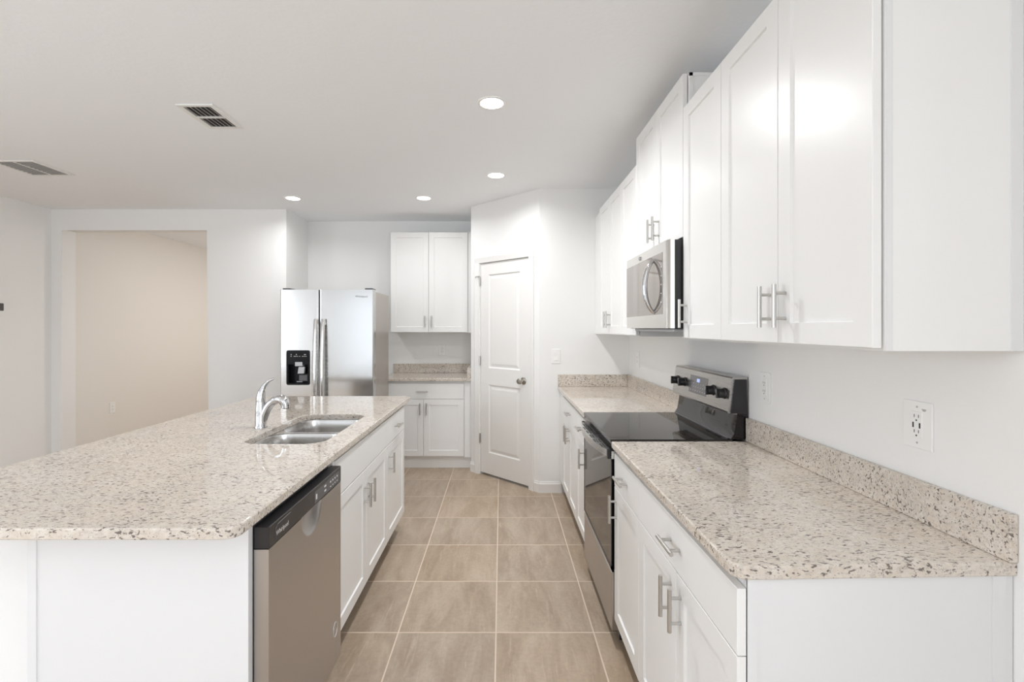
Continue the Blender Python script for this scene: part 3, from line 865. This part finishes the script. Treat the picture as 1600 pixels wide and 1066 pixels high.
# door handles
for x0, d in ((-1.615, d1), (-1.550, d2)):
    mb = MB(FFr)
    z1, z0 = 1.495, 0.45
    n = 18; s0 = []; lf = []
    for i in range(n + 1):
        t_ = i / n; z = z0 + (z1 - z0) * t_
        b_ = 0.022 + 0.040 * math.sin(math.pi * t_) ** 0.7
        w = 0.0185
        lf.append([(x0 - w, b_ - 0.006, z), (x0 - w * 0.6, b_ + 0.005, z), (x0, b_ + 0.009, z), (x0 + w * 0.6, b_ + 0.005, z), (x0 + w, b_ - 0.006, z), (x0 + w * 0.5, b_ - 0.010, z), (x0 - w * 0.5, b_ - 0.010, z)])
    mb.loft(lf)
    mb.box(x0 - 0.013, x0 + 0.013, 0.0, 0.024, z1 - 0.05, z1 - 0.004, 0.003); mb.box(x0 - 0.013, x0 + 0.013, 0.0, 0.024, z0 + 0.004, z0 + 0.05, 0.003)
    mb.build('handle', M_STEEL, d)
text_mesh('lettering', 'Whirlpool', 0.026, (-1.222, FY - 0.0006, 1.692), (1, 0, 0), (0, 0, 1), M_LOGO, d2)
for x in (FX0 + 0.05, FX1 - 0.05):
    mb = MB(FFr); mb.box(x - 0.035, x + 0.035, -0.13, -0.02, 1.7525, 1.766, 0.004); mb.build('hinge_cover', M_DGREY, fr, smooth=False)
mb = MB(FFr); mb.box(FX0 + 0.02, FX1 - 0.02, -0.12, -0.05, 0.0, 0.085); mb.build('grille', M_DGREY, fr, smooth=False)

# ================================================================== RANGE
RY0, RY1 = 2.1325, 2.8295
FRg = F_right(0.489)
rg = thing('range', 'stainless and black glass electric range between the right counters', 'range', (0.79, 2.48, 0))
mb = MB(FRg); mb.box(RY0 + 0.002, RY1 - 0.002, -0.59, -0.036, 0.03, 0.899); mb.build('body', M_BLACK, rg, smooth=False)
for y in (RY0 + 0.04, RY1 - 0.04):
    for d in (-0.08, -0.55):
        mb = MB(FRg); mb.tube([(y, d, 0.0), (y, d, 0.032)], 0.014, 10); mb.build('levelling_foot', M_DGREY, rg)
mb = MB(FRg); mb.slab(RY0, RY1, 0.075, 0.332, -0.034, 0.0, ch=0.004); mb.build('storage_drawer', M_STEELD, rg, smooth=False)
mb = MB(FRg); mb.slab(RY0, RY1, 0.345, 0.834, -0.034, 0.0, ch=0.003)
od = mb.build('oven_door', M_OVGLASS, rg, smooth=False); od['label'] = 'dark mirror-like glass oven door'
mb = MB(FRg); mb.box(RY0, RY0 + 0.012, -0.03, 0.0012, 0.345, 0.834); mb.box(RY0, RY1, -0.03, 0.0012, 0.345, 0.358); mb.box(RY1 - 0.012, RY1, -0.03, 0.0012, 0.345, 0.834)
mb.build('door_edge', M_BLACK, od, smooth=False)
mb = MB(FRg); mb.box(RY0, RY1, -0.034, 0.0, 0.8345, 0.868); mb.build('door_cap', M_STEEL, od, smooth=False)
# bowed handle with slotted top
mb = MB(FRg)
out = []; n = 20
for i in range(n + 1):
    t_ = i / n; y = RY0 + 0.03 + (RY1 - RY0 - 0.06) * t_
    out.append((y, 0.014 + 0.038 * math.sin(math.pi * t_) ** 0.75))
poly = out + [(RY1 - 0.03, 0.0012), (RY0 + 0.03, 0.0012)]
mb.prism(poly, 'z', 0.838, 0.869)
hd_ = mb.build('handle', M_STEEL, od)
for y in (RY0 + 0.006, RY1 - 0.030):
    mb = MB(FRg); mb.box(y, y + 0.024, 0.0012, 0.016, 0.832, 0.871, 0.002); mb.build('handle_cap', M_BLACK, od, smooth=False)
for y, rows in ((2.24, 2), (2.335, 3), (2.43, 3), (2.525, 3), (2.62, 3), (2.715, 2)):
    for k in range(rows):
        mb = MB(FRg); mb.box(y - 0.030, y + 0.030, 0.008 + 0.0125 * k, 0.0145 + 0.0125 * k, 0.8688, 0.8696); mb.build('vent_slot', M_SLOT, od, smooth=False)
mb = MB(FRg); mb.box(RY0, RY1, -0.545, 0.002, 0.900, 0.909, 0.002); mb.build('cooktop_frame', M_DGREY, rg, smooth=False)
mb = MB(FRg); mb.box(RY0 - 0.0005, RY1 + 0.0005, -0.540, 0.004, 0.9095, 0.9205, 0.003, 2); ck = mb.build('cooktop', M_GLASS, rg, smooth=False)
ck['label'] = 'black ceramic glass cooktop'
# riser and backguard (profile in d, z)
mb = MB(FRg)
mb.prism([(-0.530, 0.921), (-0.545, 0.921), (-0.59, 0.921), (-0.606, 0.921), (-0.606, 1.036), (-0.560, 1.036), (-0.553, 0.99), (-0.545, 0.945)], 'a', RY0 + 0.003, RY1 - 0.003)
mb.build('riser', M_GLASS, rg)
mb = MB(FRg); mb.tube([(RY0 + 0.02, -0.525, 0.9225), (RY1 - 0.02, -0.525, 0.9225)], 0.003, 8); mb.build('riser_trim', M_DGREY, rg)
mb = MB(FRg)
mb.prism([(-0.520, 1.036), (-0.516, 1.044), (-0.536, 1.190), (-0.541, 1.197), (-0.606, 1.197), (-0.606, 1.030), (-0.56, 1.030)], 'a', RY0 + 0.006, RY1 - 0.006)
bgd = mb.build('backguard', M_GUARD, rg, smooth=False); bgd['label'] = 'slanted stainless control panel'
for y0, y1 in ((RY0, RY0 + 0.0065), (RY1 - 0.0065, RY1)):
    mb = MB(FRg); mb.prism([(-0.530, 1.048), (-0.547, 1.186), (-0.600, 1.186), (-0.604, 1.035), (-0.53, 1.035)], 'a', y0, y1)
    mb.build('end_cap', M_BLACK, bgd, smooth=False)
slant = Vector((-0.020, 0.146)).normalized()   # (d, z) direction up the face
def on_face(zz): return -0.516 - 0.020 * (zz - 1.044) / 0.146
zk = 1.118
for y in (2.186, 2.300, 2.655, 2.765):
    mb = MB(FRg); dk_ = on_face(zk)
    mb.lathe((y, dk_, zk), 'd', [(0.001, 0), (0.026, 0.0), (0.026, 0.003), (0.022, 0.006), (0.020, 0.026), (0.018, 0.030), (0.001, 0.030)], 24)
    mb.box(y - 0.005, y + 0.005, dk_ + 0.02, dk_ + 0.040, zk - 0.021, zk + 0.021, 0.002)
    k_ = mb.build('knob', M_BLACK, rg)
    mb = MB(FRg); mb.box(y - 0.0012, y + 0.0012, dk_ + 0.0395, dk_ + 0.0405, zk + 0.004, zk + 0.019); mb.build('pointer', M_ICON, k_, smooth=False)
mb = MB(FRg)
def fp(y, zz, off): return (y, on_face(zz) + off, zz)
def fpanel(mb, y0, y1, z0, z1, o0, o1):
    A = mb.loop([fp(y0, z0, o0), fp(y1, z0, o0), fp(y1, z1, o0), fp(y0, z1, o0)]); B = mb.loop([fp(y0, z0, o1), fp(y1, z0, o1), fp(y1, z1, o1), fp(y0, z1, o1)])
    mb.bridge(A, B); mb.face(A); mb.face(B)
fpanel(mb, 2.372, 2.590, 1.075, 1.165, -0.001, 0.001)
dsp_ = mb.build('display', M_DISP, rg, smooth=False)
mb = MB(FRg); fpanel(mb, 2.465, 2.500, 1.135, 1.152, 0.0008, 0.0014); mb.build('clock_digits', M_DISPLIT, dsp_, smooth=False)
for r_ in range(3):
    for c_ in range(7):
        mb = MB(FRg); fpanel(mb, 2.385 + 0.029 * c_, 2.394 + 0.029 * c_, 1.088 + 0.018 * r_, 1.092 + 0.018 * r_, 0.0008, 0.0013); mb.build('touch_key', M_GREY, dsp_, smooth=False)

# ================================================================== MICROWAVE
MY0, MY1, XM = 2.085, 2.7965, 0.730
FM = F_right(XM)
mw = thing('microwave', 'stainless steel over-the-range microwave with dark window and curved handle', 'microwave', (0.9, 2.44, 1.41))
mb = MB(FM); mb.box(MY0 + 0.002, MY1 - 0.002, -0.36, -0.0225, 1.412, 1.800, 0.002); mb.build('body', M_BLACK, mw, smooth=False)
mb = MB(FM)
# front door slab: rounded at the near end
mb.prism([(MY1, -0.022), (MY1, -0.004), (MY1 - 0.004, 0.0), (MY0 + 0.045, 0.004), (MY0 + 0.02, 0.002), (MY0 + 0.006, -0.006), (MY0, -0.022)], 'z', 1.414, 1.802)
md = mb.build('door', M_MWSTEEL, mw)
mb = MB(FM)
WY0, WY1, WZ0, WZ1 = 2.165, 2.790, 1.477, 1.757
A = mb.loop([(WY0, 0.003, WZ0), (WY1, -0.001, WZ0), (WY1, -0.001, WZ1), (WY0, 0.003, WZ1)]); B = mb.loop([(WY0, 0.0052, WZ0), (WY1, 0.0018, WZ0), (WY1, 0.0018, WZ1), (WY0, 0.0052, WZ1)])
mb.bridge(A, B); mb.face(A); mb.face(B)
win = mb.build('window', M_MWGLASS, md, smooth=False); win['label'] = 'dark reflective oven window'
mb = MB(FM)
hp = bez((2.290, 0.004, 1.487), (2.290, 0.062, 1.535), (2.290, 0.062, 1.690), (2.290, 0.004, 1.738), 24)
mb.tube(hp, [0.008 + 0.005 * math.sin(math.pi * i / 24) for i in range(25)], 14)
mb.build('handle', M_CHROME, md)
mb = MB(FM)
lp = [(2.52 + 0.011 * math.cos(2 * math.pi * k / 24), 0.0045, 1.778 + 0.009 * math.sin(2 * math.pi * k / 24)) for k in range(25)]
mb.tube(lp, 0.0015, 6, cap=False); mb.build('badge', M_LOGO, md)
for k in range(5):
    mb = MB(FM); mb.box(2.176, 2.186, 0.0047, 0.0058, 1.53 + 0.04 * k, 1.534 + 0.04 * k); mb.build('touch_key', M_ICON, md, smooth=False)
mb = MB(FM); mb.box(MY0 + 0.04, MY1 - 0.06, -0.33, -0.03, 1.398, 1.4115, 0.003); mb.build('vent_panel', M_GREY, mw, smooth=False)
for z in (1.445, 1.50):
    mb = MB(FM); mb.box(MY0 + 0.0005, MY0 + 0.0025, -0.06, -0.025, z, z + 0.004); mb.build('vent_slot', M_SLOT, mw, smooth=False)

# ================================================================== WALL PLATES
def plate(F, a, z, label, kind, w=0.078, h=0.124, group=None, cat=None):
    name = {'outlet': 'wall_outlet', 'usb': 'wall_outlet', 'switch': 'light_switch'}[kind]
    t = thing(name, label, cat or ('outlet' if kind != 'switch' else 'switch'), F(a, 0, z - h / 2), group)
    mb = MB(F); mb.box(a - w / 2, a + w / 2, 0.0004, 0.006, z - h / 2, z + h / 2, 0.002, 2); mb.build('plate', M_PLATE, t, smooth=False)
    if kind == 'switch':
        mb = MB(F); mb.prism([(0.006, z - 0.034), (0.010, z - 0.034), (0.0068, z), (0.0085, z + 0.034), (0.006, z + 0.034)], 'a', a - 0.017, a + 0.017)
        mb.build('rocker', M_PLATE, t, smooth=False)
    else:
        mb = MB(F); mb.box(a - 0.0175, a + 0.0175, 0.0055, 0.0078, z - 0.035, z + 0.035, 0.001); rc = mb.build('receptacle', M_PLATE, t, smooth=False)
        for zz in ((z + 0.020, z - 0.020) if kind == 'usb' else (z + 0.017, z - 0.017)):
            for s in (-0.0065, 0.0065):
                mb = MB(F); mb.box(a + s - 0.001, a + s + 0.001, 0.0073, 0.0081, zz - 0.001, zz + 0.007); mb.build('slot', M_SLOT, rc, smooth=False)
            mb = MB(F); mb.lathe((a, 0.0073, zz - 0.008), 'd', [(0.0024, 0), (0.0024, 0.0008)], 10); mb.build('ground_hole', M_SLOT, rc, smooth=False)
        if kind == 'usb':
            for s in (-0.010, 0.010):
                mb = MB(F); mb.box(a + s - 0.0022, a + s + 0.0022, 0.0073, 0.0082, z - 0.008, z + 0.006); mb.build('charging_port', M_SLOT, rc, smooth=False)
        for s in (-1, 1):
            mb = MB(F); mb.lathe((a, 0.0058, z + s * 0.047), 'd', [(0.0028, 0), (0.0028, 0.0008)], 10); mb.build('screw', M_SCREW, t, smooth=False)
        if kind == 'usb':
            mb = MB(F); mb.prism([(a - 0.028, z + 0.044), (a - 0.014, z + 0.044), (a - 0.018, z + 0.038), (a - 0.025, z + 0.038)], 'd', 0.0058, 0.0064); mb.build('mark', M_SCREW, t, smooth=False)
    return t
FWR = F_right(XR)
plate(FWR, 1.266, 1.160, 'white outlet with two dark charging ports on the wall above the near right counter', 'usb', w=0.088)
plate(FWR, 2.000, 1.168, 'white wall outlet just to the near side of the range control panel', 'outlet')
plate(FWR, 3.86, 1.163, 'white wall outlet above the counter on the far side of the range', 'outlet')
plate(F_back(YB), -0.662, 1.170, 'white wall outlet above the back counter, under the wall cabinet', 'outlet')
plate(F_back(YP), 0.470, 1.172, 'white rocker light switch right of the pantry door', 'switch')
plate(lambda a, d, z: Vector((XH + d, a, z)), 5.53, 0.50, 'white wall outlet low on the beige hallway wall', 'outlet')

# thermostat on the left wall
FWL = lambda a, d, z: Vector((XL + d, a, z))
t = thing('thermostat', 'small dark thermostat on the left wall at the edge of the view', 'thermostat', (XL, 4.30, 1.56))
mb = MB(FWL); mb.box(4.235, 4.375, 0.0004, 0.012, 1.575, 1.64, 0.003); mb.build('back_plate', M_PLATE, t, smooth=False)
mb = MB(FWL); mb.box(4.237, 4.373, 0.0125, 0.028, 1.572, 1.640, 0.004); mb.build('screen', M_THERM, t, smooth=False)

# ================================================================== CEILING FIXTURES
def recessed(x, y, label, power=E_LAMP):
    t = thing('recessed_light', label, 'ceiling light', (x, y, ZC), 'recessed ceiling lights')
    mb = MB(); mb.lathe((x, y, ZC), 'z', [(0.060, -0.001), (0.062, -0.004), (0.070, -0.0055), (0.076, -0.004), (0.078, -0.0005)], 36, False, False); mb.build('trim_ring', M_PLATE, t)
    mb = MB(); mb.lathe((x, y, ZC), 'z', [(0.001, -0.0035), (0.060, -0.003), (0.0605, -0.001)], 36, True, True); mb.build('lens', M_LENS, t)
    l = bpy.data.lights.new('recessed_lamp', 'AREA'); l.shape = 'DISK'; l.size = 0.11; l.energy = power; l.color = LAMP; l.spread = R(158)
    o = bpy.data.objects.new('recessed_lamp', l); COL.objects.link(o); o.parent = t; o.location = (0, 0, -0.010)
recessed(-0.050, 2.568, 'recessed ceiling light in the middle of the aisle ceiling, largest of the four visible', E_LAMP * 1.6)
recessed(-0.040, 3.780, 'recessed ceiling light above the aisle in front of the pantry door', E_LAMP * 0.62)
recessed(-1.924, 4.450, 'recessed ceiling light in front of the refrigerator alcove', E_LAMP * 0.55)
recessed(-0.714, 4.440, 'recessed ceiling light in front of the back wall cabinet', E_LAMP * 0.42)
# the hall's own lamp, and a farther one added to even out its light
for y in (6.1, 8.0):
    l = bpy.data.lights.new('hall_lamp_and_fill', 'AREA'); l.shape = 'DISK'; l.size = 0.16; l.energy = E_HALL; l.color = (1.0, 0.96, 0.915)
    o = bpy.data.objects.new('hall_lamp_and_fill', l); COL.objects.link(o); o.location = (-2.72, y, ZC - 0.02)
# unseen lamps added as fill over the near kitchen and the living room
for x, y, e in ((-0.05, 1.36, E_NEAR), (-1.92, 1.36, E_NEAR), (-0.05, 0.15, E_BACK), (-1.92, 0.15, E_BACK), (-0.05, -1.06, E_BACK), (-1.92, -1.06, E_BACK),
                (-3.3, 1.36, E_LIV), (-3.3, -0.6, E_LIV)):
    l = bpy.data.lights.new('added_fill_lamp', 'AREA'); l.shape = 'DISK'; l.size = 0.12; l.energy = e; l.color = LAMP; l.spread = R(145)
    o = bpy.data.objects.new('added_fill_lamp', l); COL.objects.link(o); o.location = (x, y, ZC - 0.01)

def vent(x0, x1, y0, y1, label, along_y, n, split, lm=None):
    t = thing('ceiling_vent', label, 'air vent', ((x0 + x1) / 2, (y0 + y1) / 2, ZC), 'ceiling air vents')
    b = 0.024
    mb = MB()
    mb.box(x0, x1, y0, y0 + b, ZC - 0.008, ZC - 0.0005, 0.002); mb.box(x0, x1, y1 - b, y1, ZC - 0.008, ZC - 0.0005, 0.002)
    mb.box(x0, x0 + b, y0 + b, y1 - b, ZC - 0.008, ZC - 0.0005); mb.box(x1 - b, x1, y0 + b, y1 - b, ZC - 0.008, ZC - 0.0005)
    if split == 'y': mb.box(x0 + b, x1 - b, (y0 + y1) / 2 - 0.007, (y0 + y1) / 2 + 0.007, ZC - 0.009, ZC - 0.0005)
    else: mb.box((x0 + x1) / 2 - 0.007, (x0 + x1) / 2 + 0.007, y0 + b, y1 - b, ZC - 0.009, ZC - 0.0005)
    mb.build('frame', M_VENT, t, smooth=False)
    mb = MB(); mb.box(x0 + b, x1 - b, y0 + b, y1 - b, ZC - 0.0015, ZC - 0.0006); mb.build('duct', M_VENTD, t, smooth=False)
    for k in range(n):
        mb = MB()
        if along_y:
            x = x0 + b + (x1 - x0 - 2 * b) * (k + 0.5) / n
            mb.prism([(x - 0.005, ZC - 0.0018), (x + 0.003, ZC - 0.009), (x + 0.005, ZC - 0.009), (x - 0.003, ZC - 0.0018)], 'd', y0 + b, y1 - b)
        else:
            y = y0 + b + (y1 - y0 - 2 * b) * (k + 0.5) / n
            mb.prism([(y - 0.005, ZC - 0.0018), (y + 0.003, ZC - 0.009), (y + 0.005, ZC - 0.009), (y - 0.003, ZC - 0.0018)], 'a', x0 + b, x1 - b)
        mb.build('louver', lm or M_VENT, t, smooth=False)
vent(-1.745, -1.545, 2.575, 2.885, 'small white ceiling vent with dark louvers, nearer the recessed lights', True, 6, 'y')
vent(-3.665, -3.340, 3.435, 3.775, 'grey ceiling vent near the left wall, farthest left on the ceiling', False, 9, 'x', M_LOUV)
